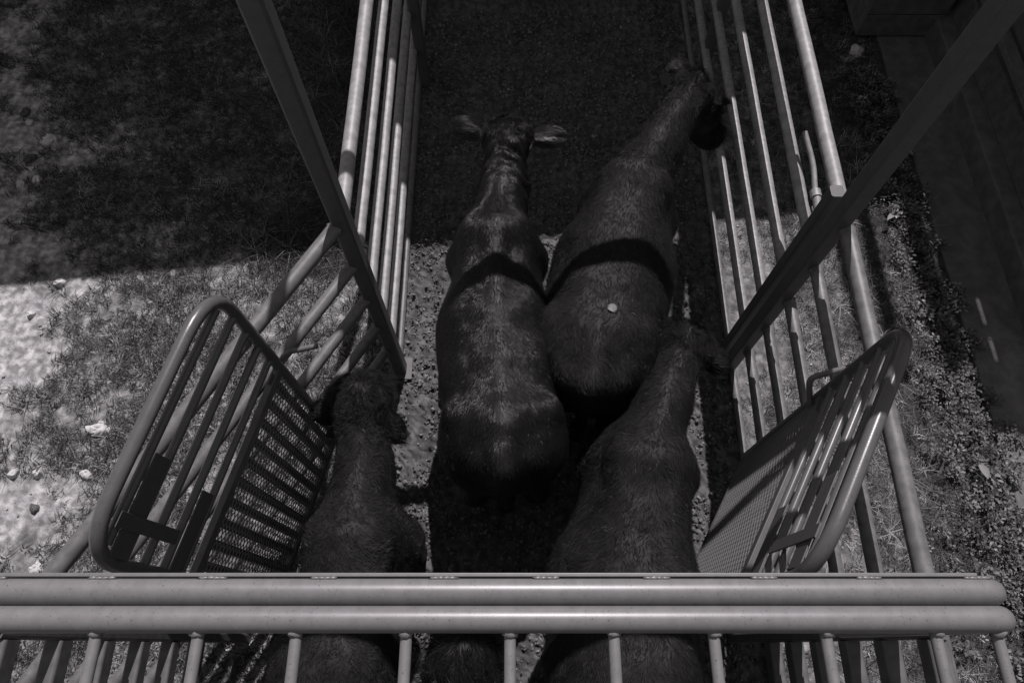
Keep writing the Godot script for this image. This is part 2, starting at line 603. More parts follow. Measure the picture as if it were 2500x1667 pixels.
func field_mesh(bones: Array) -> Buf:
	var lo := Vector3(1e9, 1e9, 1e9)
	var hi := -lo
	for q in bones:
		for e in 2:
			var p: Vector3 = q[0] if e == 0 else q[2]
			var r: float = (q[1] if e == 0 else q[3]) + 0.08
			lo = lo.min(p - Vector3(r, r, r))
			hi = hi.max(p + Vector3(r, r, r))
	var bs := CELL * BL
	var nbx := int(ceil((hi.x - lo.x) / bs)) + 1
	var nby := int(ceil((hi.y - lo.y) / bs)) + 1
	var nbz := int(ceil((hi.z - lo.z) / bs)) + 1
	var nx := nbx * BL
	var ny := nby * BL
	var nzz := nbz * BL
	var F := PackedFloat32Array()
	F.resize(nx * ny * nzz)
	var active := PackedByteArray()
	active.resize(nbx * nby * nbz)
	var half := bs * 0.867
	for q in bones:
		var a: Vector3 = q[0]
		var c: Vector3 = q[2]
		var ra: float = q[1]
		var dr: float = q[3] - ra
		var k: float = q[4]
		var side: Vector3 = q[5]
		var sk := 1.0 / k - 1.0
		var ba := c - a
		ba += side * (ba.dot(side) * sk)
		var bb: float = maxf(ba.dot(ba), 1e-8)
		var grow: float = maxf(1.0, 1.0 / k)
		var rm: float = maxf(ra, ra + dr) * maxf(1.0, k) + 0.1
		var b0 := ((a.min(c) - Vector3.ONE * rm - lo) / bs).floor()
		var b1 := ((a.max(c) + Vector3.ONE * rm - lo) / bs).floor()
		for bz in range(maxi(0, int(b0.z)), mini(nbz - 1, int(b1.z)) + 1):
			for by in range(maxi(0, int(b0.y)), mini(nby - 1, int(b1.y)) + 1):
				for bx in range(maxi(0, int(b0.x)), mini(nbx - 1, int(b1.x)) + 1):
					var pc := lo + Vector3(bx + 0.5, by + 0.5, bz + 0.5) * bs - a
					pc += side * (pc.dot(side) * sk)
					var hc := clampf(pc.dot(ba) / bb, 0.0, 1.0)
					var dc := (pc - ba * hc).length() - (ra + dr * hc)
					if dc > half * grow + 0.08:
						continue
					if dc < -half * grow - 0.05:
						var z0 := bz * BL
						for kz in range(z0, z0 + BL):
							for ky in range(by * BL, by * BL + BL):
								var row := (kz * ny + ky) * nx + bx * BL
								for kx in BL:
									F[row + kx] += 30.0
						continue
					active[(bz * nby + by) * nbx + bx] = 1
					for kz in range(bz * BL, bz * BL + BL):
						for ky in range(by * BL, by * BL + BL):
							var row := (kz * ny + ky) * nx
							for kx in range(bx * BL, bx * BL + BL):
								var p := lo + Vector3(kx, ky, kz) * CELL - a
								p += side * (p.dot(side) * sk)
								var h := clampf(p.dot(ba) / bb, 0.0, 1.0)
								var d := (p - ba * h).length() - (ra + dr * h)
								if d < 0.09:
									F[row + kx] += exp(-d * SHARP) if d > -0.1 else 30.0
	var b := Buf.new()
	var ids := {}
	var sy := nx
	var sz := nx * ny
	var off := PackedInt32Array([0, 1, sy, sy + 1, sz, sz + 1, sz + sy, sz + sy + 1])
	var corner := [Vector3(0, 0, 0), Vector3(1, 0, 0), Vector3(0, 1, 0), Vector3(1, 1, 0), Vector3(0, 0, 1), Vector3(1, 0, 1), Vector3(0, 1, 1), Vector3(1, 1, 1)]
	var edges := PackedInt32Array([0, 1, 2, 3, 4, 5, 6, 7, 0, 2, 1, 3, 4, 6, 5, 7, 0, 4, 1, 5, 2, 6, 3, 7])
	var cells := PackedInt32Array()
	for bz in nbz:
		for by in nby:
			for bx in nbx:
				if active[(bz * nby + by) * nbx + bx] == 0:
					continue
				for kz in range(bz * BL, mini(bz * BL + BL, nzz - 1)):
					for ky in range(by * BL, mini(by * BL + BL, ny - 1)):
						for kx in range(bx * BL, mini(bx * BL + BL, nx - 1)):
							var i := kz * sz + ky * sy + kx
							var mask := 0
							for e in 8:
								if F[i + off[e]] > 1.0:
									mask += 1
							if mask == 0 or mask == 8:
								continue
							var acc := Vector3.ZERO
							var cnt := 0
							for e in range(0, 24, 2):
								var fa := F[i + off[edges[e]]]
								var fb := F[i + off[edges[e + 1]]]
								if (fa > 1.0) != (fb > 1.0):
									var la := log(maxf(fa, 1e-4))
									var lb := log(maxf(fb, 1e-4))
									var t := clampf(la / (la - lb), 0.0, 1.0)
									acc += Vector3(corner[edges[e]]).lerp(corner[edges[e + 1]], t)
									cnt += 1
							ids[i] = b.v.size()
							b.v.append(lo + (Vector3(kx, ky, kz) + acc / cnt) * CELL)
							b.n.append(Vector3.ZERO)
							cells.append(i)
	for i in cells:
		var s0 := F[i] > 1.0
		for ax in 3:
			var st: int = [1, sy, sz][ax]
			var u: int = [sy, sz, 1][ax]
			var w: int = [sz, 1, sy][ax]
			if s0 == (F[i + st] > 1.0):
				continue
			if not (ids.has(i - u) and ids.has(i - w) and ids.has(i - u - w)):
				continue
			var p: int = ids[i]
			var q: int = ids[i - u]
			var r: int = ids[i - u - w]
			var t: int = ids[i - w]
			if s0:
				b.idx.append_array([p, r, q, p, t, r])
			else:
				b.idx.append_array([p, q, r, p, r, t])
	return b

func ear(b: Buf, base: Vector3, tip: Vector3, open: Vector3, width: float) -> void:
	var l := base.distance_to(tip)
	var t := (tip - base).normalized()
	var o := (open - t * open.dot(t)).normalized()
	var s := t.cross(o)
	var first := b.v.size()
	var rows := 15
	var cols := 9
	for face in 2:
		for i in rows:
			var u := float(i) / (rows - 1)
			var hw: float = width * 0.5 * (0.5 + 0.5 * smoothstep(0.0, 0.65, u)) * (1.0 if u < 0.6 else sqrt(maxf(0.012, 1.0 - pow((u - 0.6) / 0.4, 2.0))))
			for j in cols:
				var w := -1.0 + 2.0 * j / (cols - 1)
				var edge := 1.0 - w * w
				var cup := (0.5 - w * w) * hw * 1.05 * (1.0 - 0.45 * u)
				var thick := (0.007 + 0.012 * (1.0 - u)) * edge + 0.001
				b.v.append(base + t * (l * u) + s * (w * hw) + o * (cup + (thick if face == 0 else -thick)) - Vector3.UP * (0.03 * u * u))
				b.n.append(o if face == 0 else -o)
	for face in 2:
		var f0 := first + face * rows * cols
		for i in rows - 1:
			for j in cols - 1:
				var p := f0 + i * cols + j
				b.quad(p, p + 1, p + cols + 1, p + cols)
	var f1 := first + rows * cols
	for i in rows - 1:
		for j in [0, cols - 1]:
			var p: int = first + i * cols + j
			var q: int = f1 + i * cols + j
			b.idx.append_array([p, p + cols, q + cols, p, q + cols, q])
	for j in cols - 1:
		var p := first + (rows - 1) * cols + j
		var q := f1 + (rows - 1) * cols + j
		b.idx.append_array([p, p + 1, q + 1, p, q + 1, q])

func cow(label: String, d: Dictionary) -> Node3D:
	# d: spine points T (tail head), H (hips), L (loin), B (mid back), W (withers), N (nape), P (poll), Z (muzzle); w = girth
	var T: Vector3 = d.T
	var H: Vector3 = d.H
	var L: Vector3 = d.L
	var B: Vector3 = d.B
	var W: Vector3 = d.W
	var N: Vector3 = d.N
	var P: Vector3 = d.P
	var Z: Vector3 = d.Z
	var w: float = d.w
	var shift: float = d.get("belly", 0.0)
	var list := []
	var U := Vector3.UP
	var fr := (W - B) * Vector3(1, 0, 1)
	fr = fr.normalized()
	var rr := ((H - T) * Vector3(1, 0, 1)).normalized()
	var mid := ((B - L) * Vector3(1, 0, 1)).normalized()
	var sf := fr.cross(U)
	var sr := rr.cross(U)
	var sm := mid.cross(U)
	var sh := sm * shift
	# trunk: chest, barrel, loin, rump
	bone(list, Vector3(W.x, W.y - 0.40, W.z) + fr * 0.02, 0.285, Vector3(B.x, B.y - 0.37, B.z) + sh, 0.345, 0.80 * w, sf)
	bone(list, Vector3(B.x, B.y - 0.37, B.z) + sh, 0.345, Vector3(L.x, L.y - 0.36, L.z) + sh, 0.33, 0.93 * w, sm)
	bone(list, Vector3(L.x, L.y - 0.34, L.z) + sh, 0.30, Vector3(H.x, H.y - 0.27, H.z), 0.255, 0.93 * w, sr)
	bone(list, Vector3(H.x, H.y - 0.27, H.z), 0.24, Vector3(T.x, T.y - 0.205, T.z) + rr * 0.06, 0.17, 1.05 * w, sr)
	# ridge of the back
	var rid := [T, H, L, B, W]
	for i in 4:
		bone(list, rid[i] - U * d.get("ridge", 0.085), d.get("ridger", 0.068), rid[i + 1] - U * d.get("ridge", 0.085), d.get("ridger", 0.068))
	for s: float in [-1.0, 1.0]:
		bone(list, H - U * (0.12 + d.get("round", 0.0)) + sr * (s * 0.09), 0.085, L - U * (0.125 + d.get("round", 0.0)) + sm * (s * 0.09), 0.095)
		bone(list, L - U * (0.125 + d.get("round", 0.0)) + sm * (s * 0.09), 0.095, B - U * (0.13 + d.get("round", 0.0)) + sm * (s * 0.085), 0.1)
		bone(list, B - U * (0.13 + d.get("round", 0.0)) + sm * (s * 0.085), 0.1, W - U * (0.15 + d.get("round", 0.0)) + sf * (s * 0.08), 0.1)
	# hooks, pins
	for s: float in [-1.0, 1.0]:
		bone(list, H - U * 0.125 + sr * (s * 0.205 * w) + rr * 0.03, 0.062, H - U * 0.10 + sr * (s * 0.08), 0.075)
		bone(list, T - U * 0.12 + sr * (s * 0.11), 0.06, H - U * 0.2 + sr * (s * 0.2 * w), 0.08)
		# thigh, gaskin, hock, cannon, hoof
		var hip := H - U * 0.3 + sr * (s * 0.17 * w) - rr * 0.08
		var stifle := Vector3(H.x, 0.66, H.z) + sr * (s * 0.2) + rr * 0.12
		var hock := Vector3(T.x, 0.46, T.z) + sr * (s * 0.17) - rr * 0.02
		var fet := Vector3(T.x, 0.13, T.z) + sr * (s * 0.18) + rr * 0.03
		bone(list, hip, 0.17, stifle, 0.115, 0.85, sr)
		bone(list, T - U * 0.34 + sr * (s * 0.12), 0.12, hock + U * 0.1, 0.06)
		bone(list, stifle, 0.105, hock, 0.05)
		bone(list, hock, 0.05, fet, 0.036)
		bone(list, fet, 0.042, Vector3(fet.x, 0.045, fet.z) + rr * 0.05, 0.052)
		# shoulder blade, forearm, knee, cannon, hoof
		var blade_top := W - U * 0.125 + sf * (s * 0.085) + fr * 0.02
		var point := W - U * 0.5 + sf * (s * 0.16 * w) + fr * 0.05
		var elbow := Vector3(W.x, 0.68, W.z) + sf * (s * 0.15) + fr * 0.0
		var knee := Vector3(W.x, 0.4, W.z) + sf * (s * 0.16) + fr * 0.03
		var ff := Vector3(W.x, 0.12, W.z) + sf * (s * 0.16) + fr * 0.05
		bone(list, blade_top, 0.085, point, 0.115)
		bone(list, point, 0.12, elbow, 0.09)
		bone(list, elbow, 0.085, knee, 0.052)
		bone(list, knee, 0.052, ff, 0.036)
		bone(list, ff, 0.042, Vector3(ff.x, 0.045, ff.z) + fr * 0.05, 0.052)
	# tail
	var t1 := T - rr * 0.07 - U * 0.05
	var t2 := T - rr * 0.10 - U * 0.3
	var t3 := T - rr * 0.07 - U * 0.72
	bone(list, T + rr * 0.1 - U * 0.025, 0.05, t1, 0.036)
	bone(list, t1, 0.033, t2, 0.024)
	bone(list, t2, 0.024, t3, 0.022)
	bone(list, t3, 0.03, t3 - U * 0.2, 0.045)
	# neck
	var nf := ((P - N) * Vector3(1, 0, 1)).normalized()
	var sn := nf.cross(U)
	var wn := ((N - W) * Vector3(1, 0, 1)).normalized()
	var sw := wn.cross(U)
	bone(list, W - U * 0.26 + fr * 0.12, 0.19, N - U * 0.185, 0.155, 0.78 * d.get("neck", 1.0), sw)
	bone(list, W - U * 0.09, 0.07, N - U * 0.08, 0.07)
	bone(list, W - U * 0.42 + fr * 0.12, 0.13, N - U * 0.32 + nf * 0.05, 0.09, 0.8, sw)
	bone(list, N - U * 0.17, 0.155, P - U * 0.12 - nf * 0.04, 0.125, 0.84, sn)
	bone(list, N - U * 0.06, 0.05, P - U * 0.06, 0.06)
	# head
	var hf := (Z - P).normalized()
	var hs: Vector3 = d.get("headside", sn)
	hs = (hs - hf * hs.dot(hf)).normalized()
	var hu := hs.cross(hf)
	if hu.dot(U) < 0 and absf(hu.dot(U)) > 0.2:
		hu = -hu
	var crown := P - U * 0.06
	bone(list, crown - hs * 0.06, 0.076, crown + hs * 0.06, 0.076)
	bone(list, crown, 0.08, crown + hf * 0.17, 0.105)
	bone(list, crown + hf * 0.1 - hs * 0.06, 0.06, crown + hf * 0.19 - hs * 0.055, 0.058)
	bone(list, crown + hf * 0.1 + hs * 0.06, 0.06, crown + hf * 0.19 + hs * 0.055, 0.058)
	bone(list, crown + hf * 0.17, 0.1, crown + hf * 0.4, 0.074, 0.92, hs)
	bone(list, crown + hf * 0.4 - hs * 0.03, 0.06, crown + hf * 0.42 + hs * 0.03, 0.06)
	bone(list, crown + hf * 0.12 - hu * 0.1, 0.075, crown + hf * 0.38 - hu * 0.05, 0.05)
	var b := field_mesh(list)
	renormal(b)
	# hide: muscle and coat unevenness, neck folds
	var rough: float = d.get("rough", 0.005)
	var folds: float = d.get("folds", 0.0)
	for i in b.v.size():
		var p := b.v[i]
		var poll := 1.0 + 1.2 * smoothstep(0.2, 0.08, (p - P).length())
		var k := rough * poll * (nz.get_noise_3d(p.x * 220, p.y * 220, p.z * 220) + 0.7 * nz2.get_noise_3d(p.x * 420, p.y * 420, p.z * 420))
		k += 0.006 * nz.get_noise_3d(p.x * 70 + 90, p.y * 70, p.z * 70)
		if folds > 0.0:
			var f := clampf((p - W).dot(P - W) / (P - W).length_squared(), 0, 1)
			k += folds * (0.45 + 1.1 * nz.get_noise_3d(p.x * 260, 5 + p.y * 260, p.z * 260)) * sin(f * 52.0 + 26.0 * absf((p - P).dot(sn)) + 5.0 * nz.get_noise_3d(p.x * 130, p.y * 130, p.z * 130)) * smoothstep(0.35, 0.6, f) * (1.0 - smoothstep(0.85, 0.98, f))
		b.v[i] = p + b.n[i] * k
	renormal(b)
	var body_end := b.v.size()
	for s in [0, 1]:
		var e: Array = d.ears[s]
		ear(b, crown + hs * ((-0.09) if s == 0 else 0.09) * d.get("flip", 1.0) - nf * 0.01, e[0], e[1], d.get("earw", 0.135))
	renormal(b)
	var base := Vector3(B.x, 0, B.z)
	for i in b.v.size():
		b.v[i] -= base
	var root := thing("cow", label, "cow", base, "black cattle standing in the alley")
	put(b, "body", M.skin if d.get("sleek", false) else M.skin_rough, root)
	for s: float in [-1.0, 1.0]:
		var eb := Buf.new()
		lump(eb, crown + hf * 0.17 + hs * (s * 0.105) + hu * 0.01 - base, Vector3(0.02, 0.02, 0.02), 1.0, 0.0)
		put(eb, "eye", M.eye, root)
		var nb := Buf.new()
		lump(nb, crown + hf * 0.465 + hs * (s * 0.035) + hu * 0.005 - base, Vector3(0.016, 0.012, 0.016), 1.0, 0.0)
		put(nb, "nostril", M.eye, root)
	# coat
	var hb := Buf.new()
	var last := -1
	for k in 4:
		var t := k / 3.0
		var hw := 0.5 * (1.0 - 0.75 * t)
		var q := hb.vert(Vector3(-hw, 0.9 * t - 0.75 * t * t, t), Vector3(-0.22, 1, -0.08).normalized())
		hb.vert(Vector3(hw, 0.9 * t - 0.75 * t * t, t), Vector3(0.22, 1, -0.08).normalized())
		if last >= 0:
			hb.quad(last, last + 1, q + 1, q)
		last = q
	for i in hb.v.size():
		hb.c.append(Color.WHITE)
	var cum := PackedFloat32Array()
	var tris := PackedInt32Array()
	var total := 0.0
	for i in range(0, b.idx.size(), 3):
		var p := b.v[b.idx[i]]
		var q := b.v[b.idx[i + 1]]
		var r := b.v[b.idx[i + 2]]
		var up: float = b.n[b.idx[i]].y
		if p.y < 0.5 or up < -0.25:
			continue
		var ar := (r - p).cross(q - p).length() * (0.35 + 0.65 * smoothstep(-0.2, 0.4, up))
		if b.idx[i] >= body_end:
			ar *= 1.3
		elif (p + base - P).length() < 0.2:
			ar *= 1.8
		total += ar
		cum.append(total)
		tris.append(i)
	var where := []
	var tints := PackedColorArray()
	var count: int = int(d.get("hairs", 26000) * 1.8)
	var curl: float = d.get("curl", 0.5)
	var hl: float = d.get("hair", 0.026)
	var hw2: float = d.get("hairw", 0.0017)
	for i in count:
		var at := cum.bsearch(rng.randf() * total)
		if at >= tris.size():
			at = tris.size() - 1
		var ti := tris[at]
		var u := rng.randf()
		var v2 := rng.randf()
		if u + v2 > 1.0:
			u = 1.0 - u
			v2 = 1.0 - v2
		var p := b.v[b.idx[ti]] + (b.v[b.idx[ti + 1]] - b.v[b.idx[ti]]) * u + (b.v[b.idx[ti + 2]] - b.v[b.idx[ti]]) * v2
		var n := b.n[b.idx[ti]]
		var wp := p + base
		var f := clampf((wp - W).dot(P - W) / (P - W).length_squared(), 0, 1)
		var dir := (-mid).lerp(-(P - W).normalized(), f)
		dir = dir * 0.9 + Vector3(n.x, -0.25, n.z) * 0.9
		if b.idx[ti] >= body_end:
			dir = Vector3(signf((wp - P).dot(sn)) * sn.x, 0, signf((wp - P).dot(sn)) * sn.z) - n * 0.05
		dir = (dir - n * dir.dot(n))
		if dir.length() < 0.01:
			continue
		dir = dir.normalized()
		var ang := curl * (2.2 * nz.get_noise_3d(wp.x * 240, wp.y * 240, wp.z * 240) + 1.3 * nz.get_noise_3d(wp.x * 700, wp.y * 700, wp.z * 700) + 0.5 * rng.randfn())
		var l := hl * rng.randf_range(0.6, 1.35)
		if b.idx[ti] >= body_end:
			l *= 1.5
		elif f > 0.93 and n.y > 0.1:
			l *= 2.2
			ang = 1.6 * nz.get_noise_3d(wp.x * 500, wp.y * 500, wp.z * 500) * 2.0
		dir = dir.rotated(n, ang)
		var lift: float = d.get("lift", 0.2) + 0.3 * curl * absf(nz.get_noise_3d(wp.z * 500, wp.x * 500, 7))
		var zdir := (dir + n * lift).normalized()
		var xdir := n.cross(zdir).normalized()
		var ydir := zdir.cross(xdir)
		where.append(Transform3D(Basis(xdir * (hw2 * rng.randf_range(0.7, 1.4)), ydir * l, zdir * l), p - n * 0.001))
		var t: float = d.get("tone", 0.011) * exp(rng.randfn() * 0.35)
		t *= 1.0 + 0.9 * nz.get_noise_3d(wp.x * 150, wp.y * 150 + 60, wp.z * 150)
		if b.idx[ti] >= body_end:
			t *= 0.35
		if rng.randf() < 0.005:
			t = 0.13
		tints.append(Color(t, t, t))
	scatter("coat_hair", hb.mesh(M.hair if d.get("sleek", false) else M.hair_rough), where, tints, root)
	return root

func ear_tag(parent: Node3D, at: Vector3, along: Vector3, face: Vector3, size: Vector2, m: Material) -> void:
	var y := along.normalized()
	var z := (face - y * face.dot(y)).normalized()
	var x := y.cross(z)
	var b := Buf.new()
	# tapered plate with rounded corners and a stud
	var pr := [Vector2(-0.22, 0), Vector2(0.22, 0), Vector2(0.3, 0.25), Vector2(0.5, 0.4), Vector2(0.5, 0.92), Vector2(0.42, 1), Vector2(-0.42, 1), Vector2(-0.5, 0.92), Vector2(-0.5, 0.4), Vector2(-0.3, 0.25)]
	for f: float in [-1.0, 1.0]:
		var c := b.vert(at + y * (0.55 * size.y) + z * (0.0016 * f), z * f)
		for q in pr:
			b.vert(at + x * (q.x * size.x) + y * (q.y * size.y) + z * (0.0016 * f), z * f)
		for j in pr.size():
			b.tri(c, c + 1 + j, c + 1 + (j + 1) % pr.size())
	var n := pr.size()
	for j in n:
		var j2 := (j + 1) % n
		b.idx.append_array([1 + j, 1 + j2, 2 + n + j2, 1 + j, 2 + n + j2, 2 + n + j])
	for i in b.v.size():
		b.v[i] -= parent.position
	var o := put(b, "ear_tag", m, parent)
	var sb := Buf.new()
	lump(sb, at + y * 0.008 + z * 0.004 - parent.position, Vector3(0.009, 0.007, 0.009), 1.0, 0.0)
	put(sb, "tag_stud", m, o)

# ---------------------------------------------------------------- pipework
const RAILS := [1.70, 1.37, 1.03, 0.70, 0.37]

func fence(called: String, label: String, a: Vector2, c: Vector2, ground_rail := true, near_post := false, far_post := false, mats := ["pipe"]) -> Node3D:
	var base := Vector3((a.x + c.x) / 2, 0, (a.y + c.y) / 2)
	var root := thing(called, label, "fence panel", base)
	for k in 5:
		var h: float = RAILS[k]
		dented(Vector3(a.x, h, a.y) - base, Vector3(c.x, h, c.y) - base, 0.034 if k == 0 else 0.030, "rail", M[mats[k % mats.size()]], root)
	for k in 5:
		if a.y > -1.7 and a.y < -1.6:
			weld(Vector3(a.x, RAILS[k], a.y) - base, 0.037, M[mats[0]], root)
	if ground_rail:
		var g := dented(Vector3(a.x, 0.035, a.y) - base, Vector3(c.x, 0.035, c.y) - base, 0.024, "ground_rail", M.pipe_dull, root)
	for e in 2:
		if (e == 0 and near_post) or (e == 1 and far_post):
			var q: Vector2 = a if e == 0 else c
			bar(Vector3(q.x - 0.03, 0.02, q.y) - base, Vector3(q.x - 0.03, 1.75, q.y) - base, 0.06, 0.06, "end_post", M.pipe_dark, root, Vector3.FORWARD, 0.012)
	return root

func mesh_sheet(o: Vector3, u: Vector3, v: Vector3, lw: float, sw: float, parent: Node) -> void:
	# expanded metal: zigzag strands that meet at bonds
	var b := Buf.new()
	var ul := u.length()
	var vl := v.length()
	var un := u / ul
	var vn := v / vl
	var nn := un.cross(vn)
	var rows := int(vl / sw)
	var cols := int(ul / lw)
	for r in rows * 2 + 1:
		var yc := r * sw * 0.5
		if yc > vl:
			continue
		var odd := r % 2
		var k := 0
		# each strand runs along u and swings to the bond above and below
		var prev := Vector3.ZERO
		for k2 in cols * 2 + 1:
			var x := k2 * lw * 0.5
			var s: float = 1.0 if (k2 + odd) % 2 == 0 else -1.0
			var p := o + un * minf(x, ul) + vn * clampf(yc + s * sw * 0.22, 0, vl) + nn * (0.0012 * s)
			if k2 > 0:
				var t := (p - prev).normalized()
				var w := t.cross(nn).normalized()
				var f := b.v.size()
				for e in 2:
					var q := prev if e == 0 else p
					b.vert(q + w * 0.0026 + nn * 0.0014, (w + nn).normalized())
					b.vert(q + w * 0.0026 - nn * 0.0014, (w - nn).normalized())
					b.vert(q - w * 0.0026 - nn * 0.0014, (-w - nn).normalized())
					b.vert(q - w * 0.0026 + nn * 0.0014, (-w + nn).normalized())
				for e in 4:
					b.quad(f + e, f + (e + 1) % 4, f + 4 + (e + 1) % 4, f + 4 + e)
			prev = p
	put(b, "mesh_sheet", M.gate_mesh, parent)

func hoop_gate(label: String, A: Vector2, C: Vector2, sgn: float, m: Material) -> void:
	# A = far end, C = near end in plan; inner side faces the alley
	var base := Vector3((A.x + C.x) / 2, 0, (A.y + C.y) / 2)
	var root := thing("hoop_gate", label, "gate", base, "hoop gates at the mouth of the alley")
	var a := Vector3(A.x, 0, A.y) - base
	var c := Vector3(C.x, 0, C.y) - base
	var U := Vector3.UP
	var d := (c - a).normalized()
	var side := d.cross(U) * sgn
	var top := 2.15
	var low := 0.34
	pipe([a + U * low, a + U * top, c + U * top, c + U * low], 0.0242, "hoop", m, root, 20, 0.2)
	pipe([a + U * low, c + U * low], 0.02, "bottom_rail", m, root)
	var hs := [2.055, 1.93, 1.795, 1.655, 1.515]
	for k in 5:
		var inset := 0.05 if k == 0 else (0.012 if k == 1 else 0.0)
		pipe([a + U * hs[k] + d * inset, c + U * hs[k] - d * inset], 0.0155, "bar", m, root, 14)
	bar(a + U * 1.395, c + U * 1.395, 0.03, 0.055, "mid_rail", m, root)
	mesh_sheet(a + U * 1.37 + side * 0.012, c - a, U * (low - 1.37), 0.052, 0.036, root)
	# stiffeners of flat bar and hinge plates
	var ln := a.distance_to(c)
	for f in 10:
		var q := a + d * (ln * (f + 0.7) / 10.4) - side * 0.012
		bar(q + U * low, q + U * 1.38, 0.042, 0.006, "slat", m, root, side, 0.002)
	bar(a + d * (ln * 0.62) + U * 2.0 + side * 0.02, a + d * (ln * 0.98) + U * 2.0 + side * 0.02, 0.006, 0.10, "hinge_plate", M.pipe_dark, root, U, 0.002)
	bar(a + d * (ln * 0.66) + U * 1.6 + side * 0.02, a + d * (ln * 0.98) + U * 1.6 + side * 0.02, 0.006, 0.10, "hinge_plate", M.pipe_dark, root, U, 0.002)
	bar(a + d * (ln * 0.86) + U * 2.1 + side * 0.026, a + d * (ln * 0.86) + U * 1.7 + side * 0.026, 0.05, 0.006, "strap", M.pipe_dark, root, side, 0.002)
	bar(a + d * 0.07 + U * 1.44 - side * 0.002, a + d * 0.07 + U * 1.22 - side * 0.002, 0.05, 0.008, "latch_plate", M.pipe_dark, root, side, 0.002)
	for k in 5:
		weld(a + U * hs[k] + d * 0.025, 0.02, m, root)

func build_pipework() -> void:
	var XL := -0.745
	var XR := 1.45
	# far fences of the alley
	fence("fence_panel", "grey pipe fence running along the left of the alley past the front cow's head", Vector2(XL, -1.72), Vector2(XL - 0.01, -5.6))
	fence("fence_panel", "grey pipe fence running along the right of the alley behind the slanting dark post", Vector2(XR, -1.815), Vector2(XR + 0.03, -5.6), true, true)
	# wings toward the viewer
	var dl := Vector2(-0.585, 1.0)
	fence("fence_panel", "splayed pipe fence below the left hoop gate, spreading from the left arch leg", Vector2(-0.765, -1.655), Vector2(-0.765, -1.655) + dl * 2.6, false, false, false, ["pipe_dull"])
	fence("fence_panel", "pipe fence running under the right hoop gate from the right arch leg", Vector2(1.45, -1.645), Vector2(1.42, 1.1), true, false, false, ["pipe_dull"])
	# bow at the mouth of the alley
	var root := thing("arch_frame", "tall dark square-tube arch whose two legs slant across the picture", "arch frame", Vector3(0.345, 0, -1.68))
	var zb := -1.68
	for x in [-0.735, 1.415]:
		bar(Vector3(x - 0.345, -0.02, 0), Vector3(x - 0.345, 3.65, 0), 0.078, 0.078, "leg", M.pipe_dark, root, Vector3.FORWARD, 0.012)
		bar(Vector3(x - 0.345, 0.0, 0), Vector3(x - 0.345, 0.012, 0), 0.15, 0.15, "foot_plate", M.pipe_dark, root, Vector3.FORWARD, 0.003)
	bar(Vector3(-1.034, 3.57, 0), Vector3(1.024, 3.57, 0), 0.09, 0.09, "crosspiece", M.pipe_dark, root, Vector3.UP, 0.012)
	# second arch, and the tie pipes between the two
	var far := thing("arch_frame", "dark arch frame standing deeper in the shade behind the turned cow", "arch frame", Vector3(0.4, 0, -4.16))
	for x in [-0.70, 1.50]:
		bar(Vector3(x - 0.4, -0.02, 0), Vector3(x - 0.4, 3.65, 0), 0.078, 0.078, "leg", M.pipe_dark, far, Vector3.FORWARD, 0.012)
	bar(Vector3(-1.12, 3.69, 0.06), Vector3(-1.12, 3.69, 2.42), 0.06, 0.06, "tie_pipe", M.pipe_dark, far, Vector3.UP, 0.01)
	bar(Vector3(1.06, 3.69, 0.06), Vector3(1.06, 3.69, 2.42), 0.06, 0.06, "tie_pipe", M.pipe_dark, far, Vector3.UP, 0.01)
	bar(Vector3(-1.20, 3.605, 0.93), Vector3(1.14, 3.605, 0.68), 0.085, 0.085, "tie_bar", M.pipe_dark, far, Vector3.UP, 0.012)
	# gates
	hoop_gate("tall hoop gate at left with mesh lower half, standing before the dirt path", Vector2(-1.03, -1.13), Vector2(-1.245, -0.235), -1.0, M.gate)
	hoop_gate("tall hoop gate at right with sunlit mesh, leaning toward the weeds", Vector2(1.35, -1.0), Vector2(0.875, -0.195), 1.0, M.gate)
	# latch rods
	var l1 := thing("latch_rod", "short bent latch rod sticking out of the left hoop gate", "latch rod", Vector3(-1.02, 1.42, -1.13), "latch rods of the gates")
	pipe([Vector3(-0.02, -0.05, 0.02), Vector3(0.0, 0.0, -0.03), Vector3(0.04, 0.03, -0.05), Vector3(0.17, 0.05, -0.07)], 0.012, "rod", M.pipe_dull, l1, 12, 0.03)
	var l2 := thing("latch_rod", "hooked latch rod on the far edge of the right hoop gate", "latch rod", Vector3(1.33, 1.45, -1.0), "latch rods of the gates")
	pipe([Vector3(-0.02, -0.1, 0.03), Vector3(-0.06, 0.02, -0.05), Vector3(0.11, 0.12, -0.07)], 0.013, "rod", M.pipe_dull, l2, 12, 0.04)
	var l3 := thing("slide_latch", "upright bent slide latch in its sleeve between the two upper right rails", "latch", Vector3(1.50, 1.42, -2.0))
	pipe([Vector3(0, -0.02, 0.16), Vector3(0, 0.0, -0.02)], 0.02, "sleeve", M.pipe, l3, 14)
	pipe([Vector3(0, 0.0, -0.02), Vector3(0, 0.0, -0.06)], 0.026, "collar", M.pipe, l3, 14)
	pipe([Vector3(0, 0.0, -0.06), Vector3(0.005, 0.03, -0.19), Vector3(-0.03, 0.08, -0.36)], 0.0135, "handle", M.pipe, l3, 14, 0.06)
	bar(Vector3(0.0, -0.02, 0.02), Vector3(0.0, -0.02, 0.1), 0.05, 0.012, "bracket", M.pipe_dark, l3)
	# frames across the foreground
	var h := 2.68
	var f1 := thing("pipe_frame", "plain thick grey pipe with a welded flat strip, lying just behind the barred pipe", "pipe frame", Vector3(0, 0, -0.106))
	pipe([Vector3(-2.2, h, 0), Vector3(1.018, h, 0), Vector3(1.018, 1.9, 0.0)], 0.0268, "top_pipe", M.near, f1, 28, 0.035)
